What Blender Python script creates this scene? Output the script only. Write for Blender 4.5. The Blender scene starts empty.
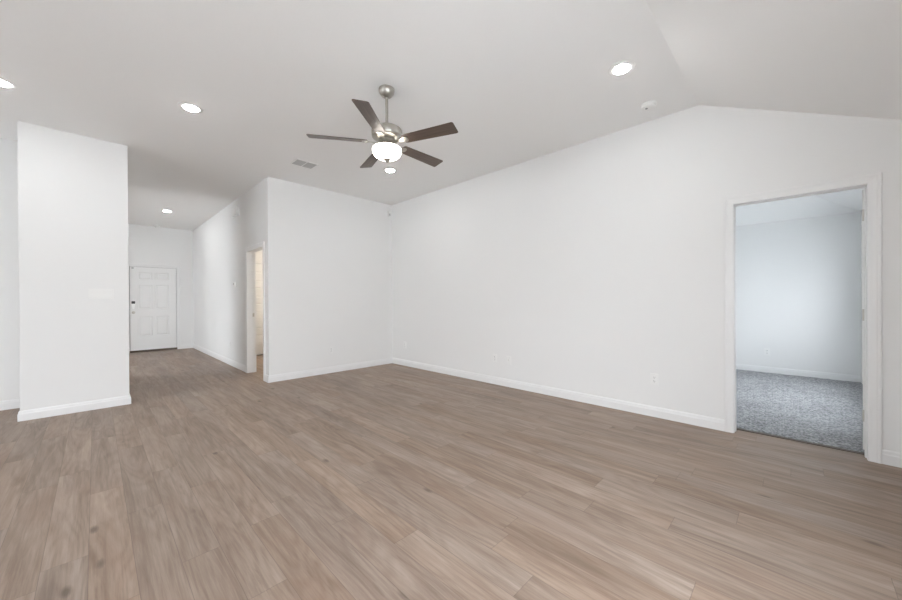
import bpy, bmesh, math, random
from mathutils import Vector, Matrix

random.seed(7)
S = bpy.context.scene
COL = S.collection

# ------------------------------------------------------------------ camera
CH = 1.2078
cam_d = bpy.data.cameras.new('camera')
cam = bpy.data.objects.new('camera', cam_d)
COL.objects.link(cam)
cam_d.sensor_fit = 'HORIZONTAL'
cam_d.sensor_width = 36.0
cam_d.lens = 350.816 / 902 * 36
cam_d.shift_y = 1.254 / 902
cam_d.clip_start = 0.02
RV = Vector((0.70191573604281, -0.7122427993384076, -0.004949170240455469))
UV = Vector((0.005535529218648679, -0.0014933304064611817, 0.999983563805209))
FV = Vector((0.7122384835234261, 0.7019315954955198, -0.002894448715103574))
M = Matrix((RV, UV, -FV)).transposed().to_4x4()
M.translation = (0, 0, CH)
cam.matrix_world = M
S.camera = cam

# ------------------------------------------------------------------ world, daylight, exposure
SKY_STRENGTH = 12.0
LAMP = 155.0            # recessed lamps
BOWL = 15.0             # fan light bowl
EXPOSURE = 0.09
w = bpy.data.worlds.new('sky')
S.world = w
w.use_nodes = True
nt = w.node_tree
nt.nodes.clear()
wo = nt.nodes.new('ShaderNodeOutputWorld')
bg = nt.nodes.new('ShaderNodeBackground')
tc = nt.nodes.new('ShaderNodeTexCoord')
sx = nt.nodes.new('ShaderNodeSeparateXYZ')
cr = nt.nodes.new('ShaderNodeValToRGB')
mr = nt.nodes.new('ShaderNodeMapRange')
mr.inputs['From Min'].default_value = -1
mr.inputs['From Max'].default_value = 1
cr.color_ramp.elements[0].position = 0.42
cr.color_ramp.elements[0].color = (0.36, 0.35, 0.33, 1)
cr.color_ramp.elements[1].position = 0.56
cr.color_ramp.elements[1].color = (0.885, 0.945, 1.0, 1)
nt.links.new(tc.outputs['Generated'], sx.inputs[0])
nt.links.new(sx.outputs['Z'], mr.inputs['Value'])
nt.links.new(mr.outputs['Result'], cr.inputs[0])
nt.links.new(cr.outputs[0], bg.inputs['Color'])
bg.inputs['Strength'].default_value = SKY_STRENGTH
nt.links.new(bg.outputs[0], wo.inputs[0])

S.view_settings.view_transform = 'Standard'
S.view_settings.look = 'None'
S.view_settings.gamma = 1
S.view_settings.use_curve_mapping = False
S.view_settings.exposure = EXPOSURE
S.cycles.max_bounces = 16
S.cycles.diffuse_bounces = 10
S.cycles.transparent_max_bounces = 12


def portal(name, loc, rot, sx_, sy_):
    """sky portal set in a window opening: it only guides the daylight"""
    l = bpy.data.lights.new(name, 'AREA')
    l.shape = 'RECTANGLE'
    l.size = sx_
    l.size_y = sy_
    l.cycles.is_portal = True
    o = bpy.data.objects.new(name, l)
    o.location = loc
    o.rotation_euler = rot
    COL.objects.link(o)


# ------------------------------------------------------------------ measures of the house
A = 4.033            # right wall face (x)
AT = 4.15            # its bedroom side
B = 5.571            # back wall face (y)
C = 1.803            # hall wall face (x)
D = 11.224           # entry wall face (y)
PY = 5.624           # stub wall face (y)
P0, P1 = -0.543, 0.280
LY = 6.35            # left wall face (y)
HC = 3.05            # ceiling
RY = 0.662           # crease between flat and sloped ceiling
SL = 0.482           # slope
EY = -0.63           # exterior wall face (y)
EZ = HC - SL * (RY - EY)
KX = -5.2            # kitchen side wall face (x)
BX = 7.64            # bedroom far wall face
BC = 2.44            # bedroom wall height
BN = 3.2             # bedroom other side wall (y)
O0, O1, OT = -0.377, 0.405, 2.058     # bedroom doorway
H0, H1, HT = 5.785, 6.585, 2.045      # hall doorway
VX, VY = 3.2, 8.51                    # passage behind the hall doorway

WIN_A = (-0.8, 1.7, 0.25, 2.0)      # exterior wall window (x0,x1,z0,z1)
WIN_K = (1.2, 4.2, 0.1, 2.0)         # kitchen side window (y0,y1,z0,z1)
WIN_R = (5.0, 6.8, 0.65, 1.85)
DX = -3.2            # window wall of the unseen side room added to light the hall
WIN_D = (6.65, 9.25, 0.08, 2.5)        # window of the added side room, brings daylight to the hall


# ------------------------------------------------------------------ materials
def mat(name, base=(0.8, 0.8, 0.8), rough=0.5, metal=0.0, spec=0.5):
    m = bpy.data.materials.new(name)
    m.use_nodes = True
    b = m.node_tree.nodes['Principled BSDF']
    b.inputs['Base Color'].default_value = (*base, 1)
    b.inputs['Roughness'].default_value = rough
    b.inputs['Metallic'].default_value = metal
    b.inputs['Specular IOR Level'].default_value = spec
    return m


def N(m, t, **kw):
    n = m.node_tree.nodes.new(t)
    for k, v in kw.items():
        setattr(n, k, v)
    return n


def L(m, a, b):
    m.node_tree.links.new(a, b)


def bump(m, height_socket, strength, dist):
    b = m.node_tree.nodes['Principled BSDF']
    n = N(m, 'ShaderNodeBump')
    n.inputs['Strength'].default_value = strength
    n.inputs['Distance'].default_value = dist
    L(m, height_socket, n.inputs['Height'])
    L(m, n.outputs[0], b.inputs['Normal'])


def paint(name, col, rough, tex=160, amt=0.12):
    """roller textured wall paint"""
    m = mat(name, col, rough, spec=0.3)
    c = N(m, 'ShaderNodeTexCoord')
    n = N(m, 'ShaderNodeTexNoise')
    n.inputs['Scale'].default_value = tex
    n.inputs['Detail'].default_value = 3
    L(m, c.outputs['Object'], n.inputs['Vector'])
    bump(m, n.outputs['Fac'], amt, 0.002)
    return m


MW = paint('wall paint', (0.81, 0.81, 0.805), 0.65)
MC = paint('ceiling paint', (0.87, 0.87, 0.865), 0.9, 70, 0.2)
MT = mat('trim paint', (0.82, 0.82, 0.82), 0.35)
MD = mat('door paint', (0.82, 0.82, 0.815), 0.35)
MP = mat('white plastic', (0.83, 0.83, 0.82), 0.35)
MPD = mat('dark slot', (0.06, 0.06, 0.06), 0.5)
MG = mat('grey grille', (0.52, 0.52, 0.515), 0.5)
MVL = mat('vent grey', (0.48, 0.48, 0.475), 0.6)
MGD = mat('vent throat', (0.22, 0.22, 0.22), 0.8)
MBR = mat('bronze', (0.10, 0.075, 0.055), 0.4, 0.7)
MSN = mat('satin nickel', (0.62, 0.59, 0.55), 0.33, 1.0)
MBK = mat('black plastic', (0.05, 0.05, 0.055), 0.3)
MEXT = mat('window vinyl', (0.8, 0.8, 0.8), 0.3)
MGR = mat('pale daylight-bouncing', (0.74, 0.75, 0.755), 0.9)  # outside ground, kept pale to throw daylight onto the ceilings


def brushed():
    m = mat('brushed nickel', (0.47, 0.45, 0.41), 0.36, 1.0)
    c = N(m, 'ShaderNodeTexCoord')
    mp = N(m, 'ShaderNodeMapping')
    mp.inputs['Scale'].default_value = (9, 9, 260)
    n = N(m, 'ShaderNodeTexNoise')
    n.inputs['Scale'].default_value = 4
    L(m, c.outputs['Object'], mp.inputs[0])
    L(m, mp.outputs[0], n.inputs['Vector'])
    bump(m, n.outputs['Fac'], 0.06, 0.001)
    return m


MN = brushed()


def emitter(name, col, strength):
    m = bpy.data.materials.new(name)
    m.use_nodes = True
    t = m.node_tree
    t.nodes.clear()
    o = t.nodes.new('ShaderNodeOutputMaterial')
    e = t.nodes.new('ShaderNodeEmission')
    e.inputs['Color'].default_value = (*col, 1)
    e.inputs['Strength'].default_value = strength
    t.links.new(e.outputs[0], o.inputs[0])
    return m


ML = emitter('lamp lens', (0.99, 1.0, 0.99), LAMP)
MWARM = emitter('warm lamp lens', (1.0, 0.88, 0.73), 70.0)


def bowl_mat():
    """frosted bowl, lit from inside: glows a little less at its rim"""
    m = mat('frosted bowl glass', (0.9, 0.89, 0.86), 0.25)
    b = m.node_tree.nodes['Principled BSDF']
    b.inputs['Emission Color'].default_value = (1.0, 0.93, 0.84, 1)
    b.inputs['Emission Strength'].default_value = BOWL
    return m


MBOWL = bowl_mat()


def pane_mat():
    m = bpy.data.materials.new('window glass')
    m.use_nodes = True
    t = m.node_tree
    t.nodes.clear()
    o = t.nodes.new('ShaderNodeOutputMaterial')
    mx = t.nodes.new('ShaderNodeMixShader')
    tr = t.nodes.new('ShaderNodeBsdfTransparent')
    gl = t.nodes.new('ShaderNodeBsdfGlossy')
    gl.inputs['Roughness'].default_value = 0.02
    mx.inputs[0].default_value = 0.07
    t.links.new(tr.outputs[0], mx.inputs[1])
    t.links.new(gl.outputs[0], mx.inputs[2])
    t.links.new(mx.outputs[0], o.inputs[0])
    return m


MPANE = pane_mat()


def math_node(m, op, a, b=None, c=None):
    n = N(m, 'ShaderNodeMath', operation=op)
    for i, v in enumerate((a, b, c)):
        if v is None:
            continue
        if isinstance(v, (int, float)):
            n.inputs[i].default_value = v
        else:
            L(m, v, n.inputs[i])
    return n.outputs[0]


def mix_col(m, fac, c1, c2, blend='MIX'):
    n = N(m, 'ShaderNodeMix', data_type='RGBA', blend_type=blend)
    for s, v in ((n.inputs[0], fac), (n.inputs[6], c1), (n.inputs[7], c2)):
        if isinstance(v, (int, float)):
            s.default_value = v
        elif isinstance(v, tuple):
            s.default_value = (*v, 1)
        else:
            L(m, v, s)
    return n.outputs[2]


def ramp(m, fac, stops):
    n = N(m, 'ShaderNodeValToRGB')
    e = n.color_ramp.elements
    while len(e) < len(stops):
        e.new(0.5)
    for el, (p, c) in zip(e, stops):
        el.position = p
        el.color = (*c, 1) if isinstance(c, tuple) else (c, c, c, 1)
    L(m, fac, n.inputs[0])
    return n.outputs[0]


def noise(m, vec, scale, detail=2, rough=0.5, dist=0.0):
    n = N(m, 'ShaderNodeTexNoise')
    n.inputs['Scale'].default_value = scale
    n.inputs['Detail'].default_value = detail
    n.inputs['Roughness'].default_value = rough
    n.inputs['Distortion'].default_value = dist
    L(m, vec, n.inputs['Vector'])
    return n.outputs['Fac']


def plank_floor():
    """oak look vinyl planks 0.152 m wide running along Y"""
    m = mat('oak vinyl plank', (0.4, 0.32, 0.26), 0.45, spec=0.28)
    b = m.node_tree.nodes['Principled BSDF']
    PW, PL = 0.152, 1.22
    tc = N(m, 'ShaderNodeTexCoord')
    sp = N(m, 'ShaderNodeSeparateXYZ')
    L(m, tc.outputs['Object'], sp.inputs[0])
    x, y = sp.outputs[0], sp.outputs[1]
    u = math_node(m, 'DIVIDE', math_node(m, 'ADD', x, 0.028 + 40 * PW), PW)
    row = math_node(m, 'FLOOR', u)
    fu = math_node(m, 'SUBTRACT', u, row)
    wn = N(m, 'ShaderNodeTexWhiteNoise', noise_dimensions='1D')
    L(m, row, wn.inputs['W'])
    off = math_node(m, 'MULTIPLY', wn.outputs['Value'], 7.0)
    v = math_node(m, 'ADD', math_node(m, 'DIVIDE', math_node(m, 'ADD', y, 20), PL), off)
    pl = math_node(m, 'FLOOR', v)
    fv = math_node(m, 'SUBTRACT', v, pl)
    cmb = N(m, 'ShaderNodeCombineXYZ')
    L(m, row, cmb.inputs[0])
    L(m, pl, cmb.inputs[1])
    wn2 = N(m, 'ShaderNodeTexWhiteNoise', noise_dimensions='3D')
    L(m, cmb.outputs[0], wn2.inputs['Vector'])
    rnd = wn2.outputs['Value']
    rc = N(m, 'ShaderNodeSeparateColor')
    L(m, wn2.outputs['Color'], rc.inputs[0])
    # coordinates of the grain, shifted from plank to plank
    g = N(m, 'ShaderNodeCombineXYZ')
    L(m, math_node(m, 'ADD', x, math_node(m, 'MULTIPLY', rc.outputs[0], 31.0)), g.inputs[0])
    L(m, math_node(m, 'ADD', y, math_node(m, 'MULTIPLY', rc.outputs[1], 47.0)), g.inputs[1])
    L(m, math_node(m, 'MULTIPLY', rnd, 13.0), g.inputs[2])

    def stretched(sx_, sy_):
        mp = N(m, 'ShaderNodeMapping')
        mp.inputs['Scale'].default_value = (sx_, sy_, 1)
        L(m, g.outputs[0], mp.inputs[0])
        return mp.outputs[0]

    broad = noise(m, stretched(7.5, 0.85), 1.0, 4, 0.6, 0.8)
    fine = noise(m, stretched(90, 4.0), 1.0, 5, 0.7, 0.4)
    blot = noise(m, stretched(5, 1.6), 1.0, 3, 0.55, 0.6)
    dark = noise(m, stretched(20, 1.15), 1.0, 5, 0.66, 0.9)
    # cathedral figure: contour lines of a long soft noise
    fig = noise(m, stretched(4.2, 0.62), 1.0, 2, 0.4, 0.2)
    cath = math_node(m, 'ADD', math_node(m, 'MULTIPLY', math_node(m, 'SINE', math_node(m, 'MULTIPLY', fig, 105.0)), 0.5), 0.5)
    col = ramp(m, broad, [(0.30, (0.180, 0.120, 0.084)), (0.48, (0.295, 0.215, 0.163)), (0.68, (0.415, 0.320, 0.256))])
    col = mix_col(m, 0.36, col, ramp(m, fine, [(0.34, (0.165, 0.112, 0.081)), (0.64, (0.385, 0.300, 0.243))]))
    col = mix_col(m, 0.17, col, ramp(m, cath, [(0.0, (0.165, 0.110, 0.079)), (0.7, (0.350, 0.268, 0.212))]))
    # long darker streaks and warm blotches
    col = mix_col(m, math_node(m, 'MULTIPLY', ramp(m, dark, [(0.50, 0.0), (0.64, 1.0)]), 0.46), col, (0.175, 0.122, 0.090))
    col = mix_col(m, math_node(m, 'MULTIPLY', ramp(m, blot, [(0.50, 0.0), (0.70, 1.0)]), 0.28), col, (0.290, 0.188, 0.138))
    # plank to plank shade
    shade = math_node(m, 'ADD', math_node(m, 'MULTIPLY', rc.outputs[2], 0.15), 0.935)
    hsv = N(m, 'ShaderNodeHueSaturation')
    L(m, col, hsv.inputs['Color'])
    L(m, shade, hsv.inputs['Value'])
    L(m, math_node(m, 'ADD', math_node(m, 'MULTIPLY', rc.outputs[0], 0.16), 0.88), hsv.inputs['Saturation'])
    col = hsv.outputs[0]
    # knots
    vo = N(m, 'ShaderNodeTexVoronoi')
    vo.inputs['Scale'].default_value = 1.0
    L(m, stretched(5.0, 2.1), vo.inputs['Vector'])
    vs = N(m, 'ShaderNodeSeparateColor')
    L(m, vo.outputs['Color'], vs.inputs[0])
    pick = math_node(m, 'GREATER_THAN', vs.outputs[0], 0.4)
    kd = math_node(m, 'ADD', vo.outputs['Distance'], math_node(m, 'MULTIPLY', fine, 0.07))
    kn = math_node(m, 'MULTIPLY', ramp(m, kd, [(0.075, 1.0), (0.15, 0.0)]), pick)
    col = mix_col(m, math_node(m, 'MULTIPLY', kn, 0.75), col, (0.11, 0.078, 0.06))
    # seams between planks
    du = math_node(m, 'MULTIPLY', math_node(m, 'MINIMUM', fu, math_node(m, 'SUBTRACT', 1.0, fu)), PW)
    dv = math_node(m, 'MULTIPLY', math_node(m, 'MINIMUM', fv, math_node(m, 'SUBTRACT', 1.0, fv)), PL)
    dd = math_node(m, 'MINIMUM', du, dv)
    seam = ramp(m, math_node(m, 'MULTIPLY', dd, 100.0), [(0.03, 1.0), (0.18, 0.0)])
    col = mix_col(m, math_node(m, 'MULTIPLY', seam, 0.5), col, (0.10, 0.072, 0.056))
    L(m, col, b.inputs['Base Color'])
    L(m, math_node(m, 'ADD', math_node(m, 'MULTIPLY', fine, 0.16), 0.36), b.inputs['Roughness'])
    hgt = math_node(m, 'SUBTRACT', math_node(m, 'MULTIPLY', fine, 0.35), seam)
    bump(m, hgt, 0.12, 0.002)
    return m


def carpet_mat():
    m = mat('grey carpet', (0.3, 0.31, 0.33), 0.95, spec=0.1)
    b = m.node_tree.nodes['Principled BSDF']
    tc = N(m, 'ShaderNodeTexCoord')
    v = tc.outputs['Object']
    tuft = noise(m, v, 62, 2, 0.6)
    spk = noise(m, v, 30, 4, 0.75)
    big = noise(m, v, 2.2, 2, 0.5, 0.5)
    col = ramp(m, tuft, [(0.36, (0.105, 0.106, 0.110)), (0.5, (0.33, 0.333, 0.340)), (0.64, (0.62, 0.625, 0.635))])
    col = mix_col(m, 0.45, col, ramp(m, spk, [(0.40, (0.13, 0.131, 0.135)), (0.60, (0.56, 0.565, 0.575))]))
    col = mix_col(m, 0.25, col, ramp(m, big, [(0.35, (0.26, 0.265, 0.28)), (0.65, (0.44, 0.45, 0.47))]))
    L(m, col, b.inputs['Base Color'])
    bump(m, math_node(m, 'ADD', tuft, spk), 0.8, 0.01)
    return m


def blade_mat():
    m = mat('walnut blade', (0.12, 0.09, 0.075), 0.38, spec=0.5)
    b = m.node_tree.nodes['Principled BSDF']
    tc = N(m, 'ShaderNodeTexCoord')
    mp = N(m, 'ShaderNodeMapping')
    mp.inputs['Scale'].default_value = (3, 70, 20)
    L(m, tc.outputs['Object'], mp.inputs[0])
    g = noise(m, mp.outputs[0], 1.0, 4, 0.6, 0.4)
    col = ramp(m, g, [(0.3, (0.060, 0.043, 0.035)), (0.7, (0.140, 0.102, 0.080))])
    L(m, col, b.inputs['Base Color'])
    return m


MF = plank_floor()
MCP = carpet_mat()
MBL = blade_mat()


# ------------------------------------------------------------------ mesh helpers
def obj(name, bm, m, parent=None, smooth=False):
    bmesh.ops.recalc_face_normals(bm, faces=bm.faces)
    me = bpy.data.meshes.new(name)
    bm.to_mesh(me)
    bm.free()
    if smooth:
        for p in me.polygons:
            p.use_smooth = True
        me.set_sharp_from_angle(angle=math.radians(35))
    me.materials.append(m)
    o = bpy.data.objects.new(name, me)
    COL.objects.link(o)
    if parent:
        o.parent = parent
    return o


def tag(o, label, cat, kind=None, group=None):
    o['label'] = label
    o['category'] = cat
    if kind:
        o['kind'] = kind
    if group:
        o['group'] = group
    return o


def thing(name, label, cat, loc=(0, 0, 0), rotz=0.0, group=None, kind=None):
    o = bpy.data.objects.new(name, None)
    o.empty_display_size = 0.1
    COL.objects.link(o)
    o.location = loc
    o.rotation_euler = (0, 0, rotz)
    return tag(o, label, cat, kind, group)


def add_box(bm, x0, x1, y0, y1, z0, z1, bev=0.0, seg=2):
    v = [bm.verts.new((x, y, z)) for x in (x0, x1) for y in (y0, y1) for z in (z0, z1)]
    fs = [(0, 1, 3, 2), (4, 6, 7, 5), (0, 4, 5, 1), (2, 3, 7, 6), (0, 2, 6, 4), (1, 5, 7, 3)]
    faces = [bm.faces.new([v[i] for i in f]) for f in fs]
    if bev:
        ed = {e for f in faces for e in f.edges}
        bmesh.ops.bevel(bm, geom=list(ed), offset=bev, segments=seg, profile=0.5, affect='EDGES')


def box(x0, x1, y0, y1, z0, z1, bev=0.0, seg=2):
    bm = bmesh.new()
    add_box(bm, x0, x1, y0, y1, z0, z1, bev, seg)
    return bm


def add_prism(bm, poly, d0, d1, axis):
    """extrude a 2D polygon along an axis; poly holds the other two coordinates in order"""
    def pt(p, d):
        q = list(p)
        q.insert(axis, d)
        return q
    a = [bm.verts.new(pt(p, d0)) for p in poly]
    b = [bm.verts.new(pt(p, d1)) for p in poly]
    n = len(poly)
    bm.faces.new(a)
    bm.faces.new(b[::-1])
    for i in range(n):
        j = (i + 1) % n
        bm.faces.new((a[i], b[i], b[j], a[j]))


def add_lathe(bm, prof, segs=40, center=(0, 0, 0)):
    """revolve (r, z) pairs about Z"""
    rings = []
    for r, z in prof:
        if r < 1e-6:
            rings.append([bm.verts.new((center[0], center[1], center[2] + z))])
        else:
            rings.append([bm.verts.new((center[0] + r * math.cos(2 * math.pi * k / segs),
                                        center[1] + r * math.sin(2 * math.pi * k / segs),
                                        center[2] + z)) for k in range(segs)])
    for a, b in zip(rings, rings[1:]):
        for k in range(segs):
            k2 = (k + 1) % segs
            if len(a) == 1 and len(b) == 1:
                continue
            if len(a) == 1:
                bm.faces.new((a[0], b[k2], b[k]))
            elif len(b) == 1:
                bm.faces.new((a[k], a[k2], b[0]))
            else:
                bm.faces.new((a[k], a[k2], b[k2], b[k]))


def lathe(prof, segs=40):
    bm = bmesh.new()
    add_lathe(bm, prof, segs)
    return bm


def add_tube(bm, pts, r, segs=10):
    pts = [Vector(p) for p in pts]
    rings = []
    for i, p in enumerate(pts):
        d = (pts[min(i + 1, len(pts) - 1)] - pts[max(i - 1, 0)]).normalized()
        a = d.orthogonal().normalized()
        b = d.cross(a)
        rings.append([bm.verts.new(p + (a * math.cos(2 * math.pi * k / segs) + b * math.sin(2 * math.pi * k / segs)) * r)
                      for k in range(segs)])
    for p, q in zip(rings, rings[1:]):
        for k in range(segs):
            k2 = (k + 1) % segs
            bm.faces.new((p[k], p[k2], q[k2], q[k]))
    bm.faces.new(rings[0][::-1])
    bm.faces.new(rings[-1])


def offset_path(path, d):
    """shift a 2D polyline to its left by d, mitred"""
    out = []
    n = len(path)
    for i in range(n):
        ns = []
        for a, b in ((i - 1, i), (i, i + 1)):
            if a >= 0 and b < n:
                t = (Vector(path[b]) - Vector(path[a])).normalized()
                ns.append(Vector((-t.y, t.x)))
        if len(ns) == 2:
            s = (ns[0] + ns[1])
            s = s / (s.length_squared / 2)
            out.append(Vector(path[i]) + s * d)
        else:
            out.append(Vector(path[i]) + ns[0] * d)
    return out


BB_PROF = [(0.0, 0.0), (0.014, 0.0), (0.014, 0.070), (0.0115, 0.077), (0.0095, 0.093), (0.0055, 0.102), (0.0, 0.104)]


def baseboard(name, path, label):
    """path along the wall foot, the room on its left"""
    bm = bmesh.new()
    rows = []
    for t, h in BB_PROF:
        rows.append([bm.verts.new((p.x, p.y, h)) for p in offset_path(path, t)])
    n = len(rows)
    for k in range(n):
        k2 = (k + 1) % n
        for i in range(len(path) - 1):
            bm.faces.new((rows[k][i], rows[k][i + 1], rows[k2][i + 1], rows[k2][i]))
    bm.faces.new([r[0] for r in rows])
    bm.faces.new([r[-1] for r in rows][::-1])
    return tag(obj(name, bm, MT), label, 'baseboard', 'structure')


CAS_PROF = [(-0.001, 0.0), (-0.001, 0.011), (0.012, 0.013), (0.018, 0.0125), (0.040, 0.015), (0.047, 0.018), (0.061, 0.018), (0.064, 0.015), (0.064, 0.0)]


def add_casing(bm, s0, s1, zt, place):
    """door casing round an opening s0..s1 up to zt; place(s, z, t) -> xyz"""
    rows = []
    for u, t in CAS_PROF:
        pts = [(s0 - u, 0), (s0 - u, zt + u), (s1 + u, zt + u), (s1 + u, 0)]
        rows.append([bm.verts.new(place(s, z, t)) for s, z in pts])
    n = len(rows)
    for k in range(n):
        k2 = (k + 1) % n
        for i in range(3):
            bm.faces.new((rows[k][i], rows[k][i + 1], rows[k2][i + 1], rows[k2][i]))
    bm.faces.new([r[0] for r in rows])
    bm.faces.new([r[-1] for r in rows][::-1])


def panel_door(w_, h_, t, panels, dep=0.009):
    """door leaf: X 0..w, Z 0..h, front at Y=0, back at Y=t; moulded panels on both faces"""
    bm = bmesh.new()
    xs = sorted({0, w_, *[p[0] for p in panels], *[p[1] for p in panels]})
    zs = sorted({0, h_, *[p[2] for p in panels], *[p[3] for p in panels]})

    def inside(x, z):
        return next((p for p in panels if p[0] < x < p[1] and p[2] < z < p[3]), None)

    cache = {}

    def vert(x, y, z):
        k = (round(x, 5), round(y, 5), round(z, 5))
        if k not in cache:
            cache[k] = bm.verts.new((x, y, z))
        return cache[k]

    for yf, sg in ((0.0, 1), (t, -1)):
        for i in range(len(xs) - 1):
            for j in range(len(zs) - 1):
                if inside((xs[i] + xs[i + 1]) / 2, (zs[j] + zs[j + 1]) / 2):
                    continue
                bm.faces.new([vert(x, yf, z) for x, z in ((xs[i], zs[j]), (xs[i + 1], zs[j]), (xs[i + 1], zs[j + 1]), (xs[i], zs[j + 1]))])
        for (a, b, c, d) in panels:
            rings = []
            for ins, dp in ((0, 0), (0.008, dep), (0.024, dep), (0.042, 0.0025)):
                y = yf + sg * dp
                rings.append([vert(x, y, z) for x, z in ((a + ins, c + ins), (b - ins, c + ins), (b - ins, d - ins), (a + ins, d - ins))])
            for p, q in zip(rings, rings[1:]):
                for k in range(4):
                    k2 = (k + 1) % 4
                    bm.faces.new((p[k], p[k2], q[k2], q[k]))
            bm.faces.new(rings[-1])
    # edges of the leaf
    for za, zb in zip(zs, zs[1:]):
        for x in (0, w_):
            bm.faces.new([vert(x, 0, za), vert(x, t, za), vert(x, t, zb), vert(x, 0, zb)])
    for xa, xb in zip(xs, xs[1:]):
        for z in (0, h_):
            bm.faces.new([vert(xa, 0, z), vert(xb, 0, z), vert(xb, t, z), vert(xa, t, z)])
    return bm


# ------------------------------------------------------------------ structure: floors, ceilings
def struct(name, bm, m, label, cat):
    return tag(obj(name, bm, m), label, cat, 'structure')


bm = bmesh.new()
add_box(bm, KX - 0.15, AT + 0.040, EY - 0.15, D + 0.15, -0.12, 0.0)
struct('floor', bm, MF, 'light brown oak plank floor running through the room and hall', 'floor')

# carpet: the bedroom floor, a slightly uneven pile with a ragged edge at the doorway
bm = bmesh.new()
cx0, cx1, cy0, cy1 = AT + 0.046, BX + 0.02, EY - 0.05, BN
nx, ny = 110, 120
rnd = random.Random(3)
grid = []
for i in range(nx + 1):
    rowv = []
    for j in range(ny + 1):
        x = cx0 + (cx1 - cx0) * i / nx
        y = cy0 + (cy1 - cy0) * j / ny
        z = 0.012 + rnd.uniform(-0.003, 0.003)
        if i == 0:
            x += rnd.uniform(-0.004, 0.006)
            z = 0.006
        rowv.append(bm.verts.new((x, y, z)))
    grid.append(rowv)
for i in range(nx):
    for j in range(ny):
        bm.faces.new((grid[i][j], grid[i + 1][j], grid[i + 1][j + 1], grid[i][j + 1]))
c = obj('carpet', bm, MCP)
tag(c, 'speckled grey carpet on the floor of the room beyond the right doorway', 'carpet', 'stuff')
bm = box(AT + 0.041, BX + 0.15, EY - 0.15, BN + 0.1, -0.12, -0.002)
struct('floor_bedroom', bm, mat('subfloor', (0.3, 0.27, 0.22), 0.9), 'bare floor slab under the grey carpet', 'floor')

bm = bmesh.new()
add_box(bm, KX - 0.15, AT, RY, D + 0.15, HC, HC + 0.12)
struct('ceiling', bm, MC, 'flat white ceiling over the living room and hall', 'ceiling')
bm = bmesh.new()
zz = lambda y: HC - SL * (RY - y)
add_prism(bm, [(RY, HC), (EY - 0.15, zz(EY - 0.15)), (EY - 0.15, zz(EY - 0.15) + 0.13), (RY, HC + 0.12)], KX - 0.15, AT, 0)
struct('ceiling_slope', bm, MC, 'white ceiling slope falling from the crease at upper right', 'ceiling')

# bedroom hip ceiling: rises from the far wall and from the exterior wall
bm = bmesh.new()
t_ = (HC - BC) / SL
e0 = EY - 0.02
z0 = BC
pts = {
    'a': (BX, e0, z0), 'b': (BX, BN, z0), 'c': (AT - 0.01, e0, z0),
    'd': (BX - t_, e0 + t_, HC), 'e': (BX - t_, BN, HC), 'f': (AT - 0.01, e0 + t_, HC), 'g': (AT - 0.01, BN, HC),
}
V = {k: bm.verts.new(p) for k, p in pts.items()}
W = {k: bm.verts.new((p[0], p[1], p[2] + 0.12)) for k, p in pts.items()}
for f in ('adeb', 'acfd', 'dfge'):
    bm.faces.new([V[k] for k in f])
    bm.faces.new([W[k] for k in f][::-1])
for a, b in ('ac', 'cf', 'fg', 'ge', 'eb', 'ba'):
    bm.faces.new((V[a], V[b], W[b], W[a]))
struct('ceiling_bedroom', bm, MC, 'white hipped ceiling of the room beyond the right doorway', 'ceiling')

# ------------------------------------------------------------------ structure: walls
def top(y):
    return HC if y >= RY else zz(y)


bm = bmesh.new()
add_prism(bm, [(O1, 0), (B + 0.12, 0), (B + 0.12, HC), (RY, HC), (O1, top(O1))], A, AT, 0)
add_prism(bm, [(O0, OT), (O1, OT), (O1, top(O1)), (O0, top(O0))], A, AT, 0)
add_prism(bm, [(EY - 0.15, 0), (O0, 0), (O0, top(O0)), (EY - 0.15, top(EY - 0.15))], A, AT, 0)
struct('wall_right', bm, MW, 'long white wall on the right with the open doorway', 'wall')

struct('wall_back', box(C, A, B, B + 0.12, 0, HC), MW, 'white wall facing the room between hall and right corner', 'wall')

bm = bmesh.new()
add_box(bm, C, C + 0.118, B + 0.12, H0, 0, HC)
add_box(bm, C, C + 0.118, H0, H1, HT, HC)
add_box(bm, C, C + 0.118, H1, D, 0, HC)
struct('wall_hall', bm, MW, 'white hall wall with narrow doorway running to the entry', 'wall')

E0, E1, ET = 0.560, 1.470, 2.062
bm = bmesh.new()
add_box(bm, P1 - 0.1, E0, D, D + 0.15, 0, HC)
add_box(bm, E0, E1, D, D + 0.15, ET, HC)
add_box(bm, E1, C + 0.118, D, D + 0.15, 0, HC)
struct('wall_entry', bm, MW, 'white end wall of the hall around the entry door', 'wall')

bm = bmesh.new()
add_box(bm, P0, P1, PY, LY + 0.1, 0, HC, 0.004, 2)
struct('wall_stub', bm, MW, 'white block of wall at the left beside the hall', 'wall')
bm = bmesh.new()
add_box(bm, P1 - 0.12, P1, LY + 0.1, 7.5, 0, HC)
add_box(bm, P1 - 0.12, P1, 7.5, 11.05, 2.98, HC)  # opening added so daylight from the side room reaches the hall
add_box(bm, P1 - 0.12, P1, 11.05, D, 0, HC)
struct('wall_hall_left', bm, MW, 'white wall on the far side of the hall, wide opening added to let daylight in', 'wall')
struct('wall_added_room_end', box(DX, P1 - 0.12, 11.1, 11.22, 0, HC), MW, 'white end wall of the unseen side room added to light the hall', 'wall')
struct('wall_left', box(KX, P0, LY, LY + 0.1, 0, HC), MW, 'white wall set back at the left edge', 'wall')


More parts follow.
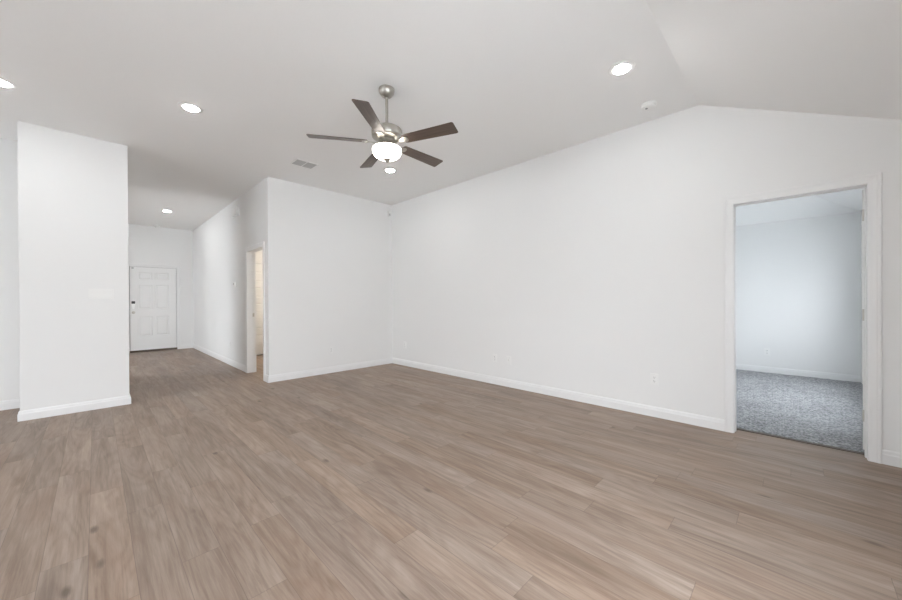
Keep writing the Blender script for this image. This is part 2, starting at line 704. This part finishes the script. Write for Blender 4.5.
def wall_with_window(name, lo, hi, holes, zt, place, label):
    """wall strip lo..hi with rectangular holes (s0, s1, z0, z1); place(s0, s1, z0, z1) gives a box"""
    bm = bmesh.new()
    s = lo
    for (a, b, c_, d_) in sorted(holes):
        add_box(bm, *place(s, a, 0, zt))
        add_box(bm, *place(a, b, 0, c_))
        add_box(bm, *place(a, b, d_, zt))
        s = b
    add_box(bm, *place(s, hi, 0, zt))
    struct(name, bm, MW, label, 'wall')


wall_with_window('wall_front', KX, A, [WIN_A], EZ, lambda a, b, c_, d_: (a, b, EY - 0.15, EY, c_, d_), 'white outside wall with windows behind the camera')
wall_with_window('wall_kitchen', EY, LY, [WIN_K], EZ, lambda a, b, c_, d_: (KX - 0.15, KX, a, b, c_, d_), 'white outside wall with wide window on the far left')
wall_with_window('wall_added_room', LY + 0.1, 11.22, [WIN_D], HC, lambda a, b, c_, d_: (DX - 0.15, DX, a, b, c_, d_), 'white outside wall of the unseen side room added to light the hall')
bm = bmesh.new()
add_prism(bm, [(EY, EZ), (LY, EZ), (LY, HC), (RY, HC)], KX - 0.15, KX, 0)
struct('wall_kitchen_gable', bm, MW, 'white gable above the window on the far left', 'wall')
wall_with_window('wall_bedroom_front', AT, BX, [WIN_R], BC, lambda a, b, c_, d_: (a, b, EY - 0.17, EY - 0.02, c_, d_), 'white outside wall of the carpeted room')
struct('wall_bedroom_far', box(BX, BX + 0.15, EY - 0.17, BN + 0.1, 0, BC + 0.12), MW, 'white far wall seen through the right doorway', 'wall')
struct('wall_bedroom_side', box(AT, BX, BN, BN + 0.1, 0, HC + 0.1), MW, 'white side wall of the carpeted room', 'wall')

# passage behind the hall doorway
PD0, PD1, PDT = 2.18, 2.97, 2.05
bm = bmesh.new()
add_box(bm, C + 0.118, PD0, VY, VY + 0.12, 0, 2.5)
add_box(bm, PD0, PD1, VY, VY + 0.12, PDT, 2.5)
add_box(bm, PD1, VX, VY, VY + 0.12, 0, 2.5)
struct('wall_passage_end', bm, MW, 'white end wall of the passage inside the hall doorway', 'wall')
struct('wall_passage_side', box(VX, VX + 0.12, B + 0.12, VY + 0.12, 0, 2.5), MW, 'white side wall of the passage inside the hall doorway', 'wall')
struct('ceiling_passage', box(C + 0.118, VX + 0.12, B + 0.12, VY + 0.12, 2.5, 2.6), MC, 'low white ceiling of the passage inside the hall doorway', 'ceiling')

bm = bmesh.new()
add_box(bm, C + 0.118, VX + 0.12, VY + 0.125, VY + 0.2, 0, 2.6)  # added to stop daylight leaking round the panel door
struct('wall_light_block', bm, MW, 'unseen wall added behind the panel door to block daylight', 'wall')

# ------------------------------------------------------------------ windows the daylight comes through
def window(name, s0, s1, z0, z1, place, units, label):
    t = tag(obj(name, window_frame(s0, s1, z0, z1, place, units), MEXT), label, 'window', 'structure')
    for k in range(units):
        a = s0 + (s1 - s0) * k / units + 0.05
        b = s0 + (s1 - s0) * (k + 1) / units - 0.05
        obj('pane', pane_box(a, b, z0 + 0.05, z1 - 0.05, place), MPANE, t)


def window_frame(s0, s1, z0, z1, place, units):
    bm = bmesh.new()
    f = 0.05
    add_box(bm, *place(s0, s1, z0, z0 + f, 0.03, 0.10))
    add_box(bm, *place(s0, s1, z1 - f, z1, 0.03, 0.10))
    for k in range(units + 1):
        c_ = s0 + (s1 - s0) * k / units
        add_box(bm, *place(max(s0, c_ - f), min(s1, c_ + f), z0 + f, z1 - f, 0.03, 0.10))
    return bm


def pane_box(a, b, c_, d_, place):
    bm = bmesh.new()
    add_box(bm, *place(a, b, c_, d_, 0.062, 0.066))
    return bm


pl_front = lambda a, b, c_, d_, q0, q1: (a, b, EY - q1, EY - q0, c_, d_)
pl_bed = lambda a, b, c_, d_, q0, q1: (a, b, EY - 0.02 - q1, EY - 0.02 - q0, c_, d_)
pl_kit = lambda a, b, c_, d_, q0, q1: (KX - q1, KX - q0, a, b, c_, d_)
window('window_1', *WIN_A, pl_front, 3, 'white framed triple window in the outside wall')
window('window_2', *WIN_K, pl_kit, 3, 'white framed wide window on the far left wall')
pl_added = lambda a, b, c_, d_, q0, q1: (DX - q1, DX - q0, a, b, c_, d_)
window('window_added', *WIN_D, pl_added, 3, 'white framed wide window of the unseen side room added to light the hall')
window('window_3', *WIN_R, pl_bed, 2, 'white framed window of the carpeted room')


def front_portal(n, wn, yy):
    portal(n, ((wn[0] + wn[1]) / 2, yy - 0.12, (wn[2] + wn[3]) / 2), (math.pi / 2, 0, 0), wn[1] - wn[0], wn[3] - wn[2])


front_portal('portal_window', WIN_A, EY)
front_portal('portal_bedroom', WIN_R, EY - 0.02)
portal('portal_kitchen', (KX - 0.12, (WIN_K[0] + WIN_K[1]) / 2, (WIN_K[2] + WIN_K[3]) / 2), (math.pi / 2, 0, -math.pi / 2), WIN_K[1] - WIN_K[0], WIN_K[3] - WIN_K[2])

portal('portal_added_room', (DX - 0.12, (WIN_D[0] + WIN_D[1]) / 2, (WIN_D[2] + WIN_D[3]) / 2), (math.pi / 2, 0, -math.pi / 2), WIN_D[1] - WIN_D[0], WIN_D[3] - WIN_D[2])

# ------------------------------------------------------------------ trim: doorways
bm = bmesh.new()
add_casing(bm, O0, O1, OT, lambda s, z, t: (A - t, s, z))
add_casing(bm, O0, O1, OT, lambda s, z, t: (AT + t, s, z))
add_box(bm, A - 0.001, AT + 0.001, O0 - 0.004, O0 + 0.003, 0, OT)
add_box(bm, A - 0.001, AT + 0.001, O1 - 0.003, O1 + 0.004, 0, OT)
add_box(bm, A - 0.001, AT + 0.001, O0 + 0.003, O1 - 0.003, OT - 0.004, OT + 0.003)
# door stop
add_box(bm, A + 0.055, A + 0.085, O0, O0 + 0.010, 0, OT - 0.004)
add_box(bm, A + 0.055, A + 0.085, O1 - 0.010, O1, 0, OT - 0.004)
add_box(bm, A + 0.055, A + 0.085, O0 + 0.010, O1 - 0.010, OT - 0.014, OT - 0.004)
struct('trim_1', bm, MT, 'white casing and jamb around the open doorway on the right', 'door frame')
# dark transition edge between planks and carpet
struct('trim_2', box(AT + 0.006, AT + 0.050, O0 - 0.02, O1 + 0.02, 0.0, 0.004), MBR, 'dark strip where planks meet the grey carpet', 'threshold')

bm = bmesh.new()
add_casing(bm, H0, H1, HT, lambda s, z, t: (C - t, s, z))
add_casing(bm, H0, H1, HT, lambda s, z, t: (C + 0.118 + t, s, z))
add_box(bm, C - 0.001, C + 0.119, H0 - 0.004, H0 + 0.003, 0, HT)
add_box(bm, C - 0.001, C + 0.119, H1 - 0.003, H1 + 0.004, 0, HT)
add_box(bm, C - 0.001, C + 0.119, H0 + 0.003, H1 - 0.003, HT - 0.004, HT + 0.003)
add_box(bm, C + 0.065, C + 0.095, H1 - 0.010, H1, 0, HT - 0.004)
add_box(bm, C + 0.065, C + 0.095, H0, H0 + 0.010, 0, HT - 0.004)
tr3 = struct('trim_3', bm, MT, 'white casing and jamb of the narrow doorway in the hall wall', 'door frame')
sp = obj('strike_plate', box(C + 0.072, C + 0.100, H1 - 0.0125, H1 - 0.0095, 0.945, 1.005, 0.001, 1), MSN, tr3)
sp['label'] = 'small metal latch plate'

bm = bmesh.new()
add_casing(bm, E0, E1, ET, lambda s, z, t: (s, D - t, z))
add_box(bm, E0 - 0.004, E0 + 0.012, D - 0.001, D + 0.12, 0, ET)
add_box(bm, E1 - 0.012, E1 + 0.004, D - 0.001, D + 0.12, 0, ET)
add_box(bm, E0 + 0.012, E1 - 0.012, D - 0.001, D + 0.12, ET - 0.012, ET)
t4 = struct('trim_4', bm, MT, 'white casing around the entry door', 'door frame')
bm = bmesh.new()
add_box(bm, E0 + 0.012, E0 + 0.030, D + 0.060, D + 0.075, 0.03, ET - 0.012)
add_box(bm, E1 - 0.030, E1 - 0.012, D + 0.060, D + 0.075, 0.03, ET - 0.012)
add_box(bm, E0 + 0.030, E1 - 0.030, D + 0.060, D + 0.075, ET - 0.030, ET - 0.012)
wst = obj('weatherstrip', bm, MPD, t4)
wst['label'] = 'dark weatherstrip'
bm = bmesh.new()
add_casing(bm, PD0, PD1, PDT, lambda s, z, t: (s, VY - t, z))
struct('trim_5', bm, MT, 'white casing around the panel door in the passage', 'door frame')

# baseboards (room on the left of each path)
baseboard('baseboard_right', [(A, O1 + 0.064), (A, B - 0.014)], 'white baseboard along the long right wall')
baseboard('baseboard_right_end', [(A, EY), (A, O0 - 0.064)], 'short white baseboard right of the open doorway')
baseboard('baseboard_back', [(A, B), (C, B), (C, H0 - 0.064)], 'white baseboard along the wall facing the room')
baseboard('baseboard_hall', [(C, H1 + 0.064), (C, D - 0.014)], 'white baseboard along the hall wall')
baseboard('baseboard_entry', [(C, D), (E1 + 0.064, D)], 'short white baseboard beside the entry door')
baseboard('baseboard_entry_left', [(E0 - 0.064, D), (P1, D)], 'short white baseboard left of the entry door')
baseboard('baseboard_hall_left', [(P1, D - 0.014), (P1, 11.05)], 'short white baseboard left of the entry door beyond the added wide opening')
baseboard('baseboard_stub', [(P1, 7.5), (P1, PY), (P0, PY), (P0, LY - 0.014)], 'white baseboard around the wall block at the left')
baseboard('baseboard_left', [(P0 - 0.014, LY), (KX, LY)], 'white baseboard along the wall at the left edge')
baseboard('baseboard_bedroom', [(BX, EY - 0.02), (BX, BN)], 'white baseboard above the grey carpet in the far room')
baseboard('baseboard_passage', [(PD0 - 0.064, VY), (C + 0.118, VY)], 'white baseboard beside the panel door in the passage')

# ------------------------------------------------------------------ doors
# entry door: six moulded panels
dw, dh = E1 - E0 - 0.040, 1.996
dx = E0 + 0.020
dz = 0.048
cols = [(0.145, 0.405), (dw - 0.405, dw - 0.145)]
rows_ = [(0.335, 0.805), (0.985, 1.565), (1.69, 1.87)]
ed = obj('door_1', panel_door(dw, dh, 0.044, [(a, b, c_, d_) for a, b in cols for c_, d_ in rows_]), MD)
ed.location = (dx, D + 0.014, dz)
tag(ed, 'white six panel entry door at the end of the hall', 'door', 'structure')
# local coordinates of the door from here: the room side is -Y
lk = obj('deadbolt', box(0.026, 0.090, -0.030, 0.0, 1.115, 1.175, 0.006, 2), MBK, ed)
lk['label'] = 'dark deadbolt body'
bm = bmesh.new()
add_prism(bm, [(0.026, 1.115), (0.030, 1.06), (0.046, 0.985), (0.070, 0.985), (0.086, 1.06), (0.090, 1.115)], -0.022, -0.001, 1)
pl = obj('key_tag', bm, mat('bright paper', (0.95, 0.95, 0.95), 0.6), ed)
pl['label'] = 'white tag under the deadbolt'
bm = bmesh.new()
add_lathe(bm, [(0.0, 0.0), (0.032, 0.0), (0.032, 0.006), (0.012, 0.010), (0.011, 0.032), (0.024, 0.040), (0.028, 0.052), (0.023, 0.064), (0.0, 0.067)], 24)
kb = obj('knob', bm, MSN, ed, True)
kb.rotation_euler = (math.pi / 2, 0, 0)
kb.location = (0.062, 0, 0.905)
kb['label'] = 'satin nickel knob'
sn = obj('latch_sensor', box(0.03, 0.07, -0.010, 0.0, 1.955, 1.972, 0.002, 1), MGD, ed)
sn['label'] = 'small dark catch at the top corner'
th = obj('threshold', box(-0.014, dw + 0.014, -0.028, 0.06, 0.001 - dz, -0.004, 0.004, 2), MBR, ed)
th['label'] = 'dark bronze threshold'

# passage door: five horizontal panels
pw = PD1 - PD0 - 0.006
zs_ = [(0.225 + k * 0.348, 0.225 + k * 0.348 + 0.225) for k in range(5)]
pdoor = obj('door_2', panel_door(pw, 2.02, 0.035, [(0.11, pw - 0.11, a, b) for a, b in zs_]), MD)
pdoor.location = (PD0 + 0.003, VY + 0.01, 0.022)
tag(pdoor, 'white door with horizontal panels seen through the hall doorway', 'door', 'structure')

# bedroom door leaf, swung into the carpeted room, its hinge edge in sight
ang = math.radians(-8.0)
leaf = obj('door_3', panel_door(0.752, 2.01, 0.035, [(0.11, 0.642, a, b) for a, b in zs_]), MD)
leaf.location = (AT + 0.022, O0 + 0.014 - 0.035, 0.034)
leaf.rotation_euler = (0, 0, ang)
tag(leaf, 'edge of the white door swung open into the carpeted room', 'door', 'structure')
for hz in (0.22, 1.0, 1.77):
    bm = bmesh.new()
    add_lathe(bm, [(0.0, 0.0), (0.006, 0.0), (0.006, 0.089), (0.0, 0.089)], 12, (-0.006, 0.030, hz))
    add_box(bm, -0.002, 0.001, 0.004, 0.030, hz, hz + 0.089)
    hg = obj('hinge', bm, MSN, leaf, True)
    hg['label'] = 'satin nickel hinge'


# ------------------------------------------------------------------ ceiling fan
FX, FY = 1.795, 2.5436
fan = thing('ceiling_fan', 'brushed nickel ceiling fan with five dark wood blades and lit bowl', 'ceiling fan', (FX, FY, HC))
z = lambda v: v - HC
obj('canopy', lathe([(0, 0), (0.068, 0), (0.069, -0.006), (0.067, -0.022), (0.058, -0.044), (0.043, -0.062), (0.028, -0.072), (0.018, -0.076), (0, -0.076)]), MN, fan, True)
obj('downrod', lathe([(0, -0.07), (0.0125, -0.07), (0.0125, z(2.73)), (0, z(2.73))], 20), MN, fan, True)
obj('coupling', lathe([(0, z(2.755)), (0.02, z(2.755)), (0.024, z(2.75)), (0.026, z(2.72)), (0.045, z(2.707)), (0, z(2.706))], 28), MN, fan, True)
obj('motor_housing', lathe([(0, z(2.706)), (0.05, z(2.706)), (0.110, z(2.702)), (0.124, z(2.698)), (0.1305, z(2.690)), (0.132, z(2.676)),
                            (0.131, z(2.640)), (0.127, z(2.630)), (0.112, z(2.618)), (0.088, z(2.607)), (0.070, z(2.600)), (0.070, z(2.592)), (0, z(2.592))], 56), MN, fan, True)
obj('flywheel', lathe([(0, z(2.594)), (0.078, z(2.594)), (0.080, z(2.590)), (0.080, z(2.578)), (0.074, z(2.575)), (0, z(2.575))], 40), MN, fan, True)
obj('switch_housing', lathe([(0, z(2.577)), (0.050, z(2.577)), (0.055, z(2.570)), (0.055, z(2.552)), (0.062, z(2.546)), (0.085, z(2.542)), (0.110, z(2.537)), (0.112, z(2.532)), (0.0, z(2.532))], 40), MN, fan, True)
obj('light_bowl', lathe([(0.106, z(2.532)), (0.116, z(2.534)), (0.122, z(2.530)), (0.1245, z(2.520)), (0.1235, z(2.502)), (0.116, z(2.482)), (0.100, z(2.464)),
                         (0.077, z(2.451)), (0.049, z(2.443)), (0.022, z(2.440)), (0.0, z(2.4395))], 56), MBOWL, fan, True)
obj('finial', lathe([(0, z(2.444)), (0.031, z(2.4425)), (0.033, z(2.437)), (0.026, z(2.430)), (0.014, z(2.425)), (0.010, z(2.416)), (0.005, z(2.410)), (0, z(2.4095))], 24), MN, fan, True)


def blade_mesh():
    """blade along +X, flat in XY; rounded tip corners, a slight flare"""
    bm = bmesh.new()
    out = []
    r0, r1 = 0.165, 0.652
    w0, w1 = 0.050, 0.0635

    def corner(cx_, cy_, r, a0, a1, n=6):
        for k in range(n + 1):
            a = a0 + (a1 - a0) * k / n
            out.append((cx_ + r * math.cos(a), cy_ + r * math.sin(a)))
    corner(r1 - 0.013, w1 - 0.013, 0.013, math.pi / 2, 0)
    corner(r1 - 0.013, -w1 + 0.013, 0.013, 0, -math.pi / 2)
    corner(r0 + 0.018, -w0 + 0.018, 0.018, -math.pi / 2, -math.pi)
    corner(r0 + 0.018, w0 - 0.018, 0.018, math.pi, math.pi / 2)
    add_prism(bm, out, -0.003, 0.003, 2)
    ed_ = [e for e in bm.edges if len(e.link_faces) == 2 and any(len(f.verts) > 4 for f in e.link_faces)]
    bmesh.ops.bevel(bm, geom=ed_, offset=0.0012, segments=1, affect='EDGES')
    return bm


def iron_mesh():
    """decorative arm that carries a blade: a stem from the hub, a forked plate under the blade"""
    bm = bmesh.new()
    up = [(0.060, 0.020), (0.105, 0.013), (0.140, 0.016), (0.165, 0.030), (0.190, 0.033), (0.208, 0.022), (0.214, 0.0)]
    poly = up + [(x, -y) for x, y in up[-2::-1]]
    add_prism(bm, poly, -0.0085, -0.0035, 2)
    for sx_, sy_ in ((0.180, 0.020), (0.180, -0.020), (0.200, 0.0)):
        add_lathe(bm, [(0, -0.0115), (0.005, -0.011), (0.0065, -0.0085), (0, -0.0084)], 12, (sx_, sy_, 0))
    return bm


PH, TILT = 5.69872 + math.pi, -0.2255
first_blade = None
for k in range(5):
    if first_blade is None:
        bl = obj('blade', blade_mesh(), MBL, fan)
        ir = obj('blade_iron', iron_mesh(), MN, bl)
        ir['label'] = 'brushed nickel blade arm'
        first_blade, first_iron = bl, ir
    else:
        bl = first_blade.copy()
        COL.objects.link(bl)
        bl.parent = fan
        ir = first_iron.copy()
        COL.objects.link(ir)
        ir.parent = bl
    bl.matrix_basis = Matrix.Translation((0, 0, z(2.5842))) @ Matrix.Rotation(PH + 2 * math.pi * k / 5, 4, 'Z') @ Matrix.Rotation(TILT, 4, 'X')
    bl['label'] = 'dark walnut blade'


# ------------------------------------------------------------------ recessed lights
def downlight(x, y, label):
    t = thing('recessed_light', label, 'ceiling light', (x, y, HC), 0, 'recessed ceiling lights')
    if not downlight.src:
        tr = obj('trim_ring', lathe([(0.058, -0.003), (0.061, -0.0075), (0.075, -0.0085), (0.090, -0.007), (0.097, -0.003), (0.098, 0.0), (0.058, 0.0)], 48), MP, t, True)
        ln = obj('lens', lathe([(0.058, -0.001), (0.0578, -0.007), (0.055, -0.012), (0.044, -0.0155), (0.022, -0.017), (0, -0.0175)], 48), ML, t, True)
        downlight.src = (tr, ln)
    else:
        for s in downlight.src:
            c_ = s.copy()
            COL.objects.link(c_)
            c_.parent = t


downlight.src = None
downlight(2.957, 0.992, 'round lit recessed light near the sloped ceiling and smoke detector')
downlight(0.650, 4.094, 'round lit recessed light between the fan and the left wall block')
downlight(-0.548, 4.735, 'round lit recessed light cut by the left edge of the picture')
downlight(1.037, 9.10, 'small lit recessed light in the hall before the entry door')
downlight(2.935, 4.085, 'round lit recessed light just below the fan bowl near the corner')

# warm lamp inside the passage
t = thing('flush_light', 'warm flush ceiling lamp inside the passage', 'ceiling light', (2.45, 7.2, 2.5))
obj('lamp_base', lathe([(0, 0), (0.15, 0), (0.15, -0.025), (0, -0.025)], 32), MN, t, True)
obj('lamp_shade', lathe([(0.14, -0.025), (0.135, -0.05), (0.10, -0.075), (0.05, -0.088), (0, -0.09)], 32), MWARM, t, True)

# ------------------------------------------------------------------ air vent
vt = thing('air_vent', 'grey two section air grille on the ceiling left of the fan', 'vent', (1.984, 4.708, HC))
bm = bmesh.new()
x0, x1, y0, y1 = -0.150, 0.150, -0.120, 0.120
ix, iy = 0.132, 0.102
for (a, b, c_, d_) in ((x0, x1, iy, y1), (x0, x1, y0, -iy), (x0, -ix, -iy, iy), (ix, x1, -iy, iy), (-0.005, 0.005, -iy, iy)):
    add_box(bm, a, b, c_, d_, -0.008, 0.0)
obj('frame', bm, MP, vt)
obj('throat', box(-ix, ix, -iy, iy, -0.0015, 0.0), MGD, vt)
for s in (-1, 1):
    bm = bmesh.new()
    for k in range(9):
        yy = -iy + 0.012 + k * (2 * iy - 0.024) / 8
        xa, xb = sorted((s * 0.005, s * ix))
        add_prism(bm, [(yy - 0.008, -0.0025), (yy + 0.005, -0.0075), (yy + 0.007, -0.0065), (yy - 0.006, -0.0015)], xa, xb, 0)
    obj('louver_bank', bm, MVL, vt)

# smoke detector
sd = thing('smoke_detector', 'white round smoke detector on the ceiling beside the crease', 'smoke detector', (3.688, 0.998, HC))
obj('base', lathe([(0, 0), (0.066, 0), (0.066, -0.010), (0.060, -0.012), (0, -0.012)], 36), MP, sd, True)
obj('cover', lathe([(0.056, -0.012), (0.060, -0.018), (0.058, -0.030), (0.046, -0.038), (0.02, -0.041), (0, -0.041)], 36), MP, sd, True)
tb = obj('test_button', lathe([(0, -0.040), (0.012, -0.0405), (0.012, -0.0425), (0.010, -0.044), (0, -0.044)], 16), MGD, sd, True)
tb.location = (-0.02, 0.01, 0)


sd2 = thing('smoke_detector', 'small white smoke detector on the hall ceiling before the entry wall', 'smoke detector', (1.052, 11.0, HC))
for ch_ in list(sd.children):
    c_ = ch_.copy()
    COL.objects.link(c_)
    c_.parent = sd2

# ------------------------------------------------------------------ wall fittings
def place_on(o, wall, s, zc):
    """local frame of a fitting: X along the wall, -Y out of the wall, Z up"""
    if wall == 'right':
        o.location = (A, s, zc)
        o.rotation_euler = (0, 0, -math.pi / 2)
    elif wall == 'hall':
        o.location = (C, s, zc)
        o.rotation_euler = (0, 0, -math.pi / 2)
    elif wall == 'far':
        o.location = (BX, s, zc)
        o.rotation_euler = (0, 0, -math.pi / 2)
    else:
        o.location = (s, {'back': B, 'stub': PY}[wall], zc)


def plate_mesh(w_, h_, t=0.006):
    return box(-w_ / 2, w_ / 2, -t, 0, -h_ / 2, h_ / 2, 0.002, 2)


def receptacle_mesh():
    return box(-0.0165, 0.0165, -0.008, -0.005, -0.014, 0.014, 0.001, 1)


def slots_mesh():
    bm = bmesh.new()
    add_box(bm, -0.0078, -0.0052, -0.0085, -0.0075, -0.001, 0.008)
    add_box(bm, 0.0052, 0.0078, -0.0085, -0.0075, -0.001, 0.008)
    add_box(bm, -0.0024, 0.0024, -0.0085, -0.0075, -0.0098, -0.0055)
    return bm


OUT = []


def outlet(wall, s, zc, label):
    t = thing('outlet', label, 'outlet', group='wall outlets')
    place_on(t, wall, s, zc)
    if not OUT:
        OUT.append(obj('cover_plate', plate_mesh(0.072, 0.116), MP, t))
        for k in (-1, 1):
            rc_ = obj('receptacle', receptacle_mesh(), MP, t)
            rc_.location = (0, 0, 0.0195 * k)
            sl = obj('slots', slots_mesh(), MPD, rc_)
            sl['label'] = 'dark outlet slots'
            OUT.append((rc_, sl))
    else:
        a = OUT[0].copy()
        COL.objects.link(a)
        a.parent = t
        for rc_, sl in OUT[1:]:
            b, c_ = rc_.copy(), sl.copy()
            COL.objects.link(b)
            COL.objects.link(c_)
            b.parent = t
            c_.parent = b


outlet('right', 1.043, 0.385, 'white outlet low on the right wall nearest the open doorway')
outlet('right', 3.092, 0.372, 'white outlet low on the right wall left of the cable plate')
outlet('right', 5.18, 0.381, 'white outlet low on the right wall next to the room corner')
outlet('back', 2.777, 0.382, 'white outlet low on the wall facing the room')
outlet('hall', 7.70, 0.378, 'white outlet low on the hall wall past the narrow doorway')
outlet('far', 0.345, 0.345, 'white outlet on the far wall of the carpeted room')

cp = thing('cable_plate', 'white cable jack plate low on the right wall beside an outlet', 'wall plate')
place_on(cp, 'right', 2.849, 0.368)
obj('cover_plate', plate_mesh(0.072, 0.116), MP, cp)
bm = lathe([(0, 0), (0.0055, 0), (0.0055, 0.012), (0.002, 0.012), (0, 0.012)], 16)
jk = obj('jack', bm, MSN, cp, True)
jk.rotation_euler = (math.pi / 2, 0, 0)
jk.location = (0, -0.005, 0.006)

sw = thing('switch_plate', 'white four gang switch plate on the left wall block', 'light switch')
place_on(sw, 'stub', 0.049, 1.298)
obj('cover_plate', plate_mesh(0.206, 0.116, 0.009), MP, sw)
rk = None
for k in range(4):
    if rk is None:
        bm = bmesh.new()
        add_prism(bm, [(-0.0085, -0.033), (-0.0125, -0.033), (-0.0095, 0.0), (-0.0105, 0.033), (-0.0085, 0.033)], -0.0165, 0.0165, 0)
        rk = obj('rocker', bm, MP, sw)
        r_ = rk
    else:
        r_ = rk.copy()
        COL.objects.link(r_)
        r_.parent = sw
    r_.location = (-0.069 + 0.046 * k, 0, 0)

th_ = thing('thermostat', 'small white thermostat on the hall wall past the narrow doorway', 'thermostat')
place_on(th_, 'hall', 7.33, 1.517)
obj('body', box(-0.055, 0.055, -0.026, 0, -0.045, 0.045, 0.006, 2), MP, th_)
obj('display', box(-0.03, 0.03, -0.0275, -0.0255, -0.012, 0.026, 0.0005, 1), MG, th_)

ch = thing('door_chime', 'white door chime box high on the hall wall', 'chime')
place_on(ch, 'hall', 7.145, 2.81)
obj('cover', box(-0.105, 0.105, -0.055, -0.004, -0.075, 0.075, 0.006, 2), MP, ch)
obj('back_plate', box(-0.11, 0.11, -0.006, 0, -0.08, 0.08, 0.002, 1), MP, ch)

# motion sensor set across the corner
ms = thing('motion_sensor', 'small white motion sensor high in the room corner', 'sensor', (3.962, B - 0.001, 2.862), 0)
bm = bmesh.new()
add_prism(bm, [(-0.030, 0.0), (0.030, 0.0), (0.022, -0.034), (-0.022, -0.034)], -0.052, 0.052, 2)
obj('body', bm, MP, ms)
bm = bmesh.new()
add_prism(bm, [(-0.016, -0.034), (0.016, -0.034), (0.012, -0.040), (-0.012, -0.040)], -0.035, 0.005, 2)
obj('lens', bm, MG, ms)

# unseen ground outside the windows, made pale to bounce daylight up to the ceilings
bm = box(-40, 40, -40, 40, -0.3, -0.14)
struct('ground', bm, MGR, 'pale daylight-bouncing ground outside the house', 'ground')
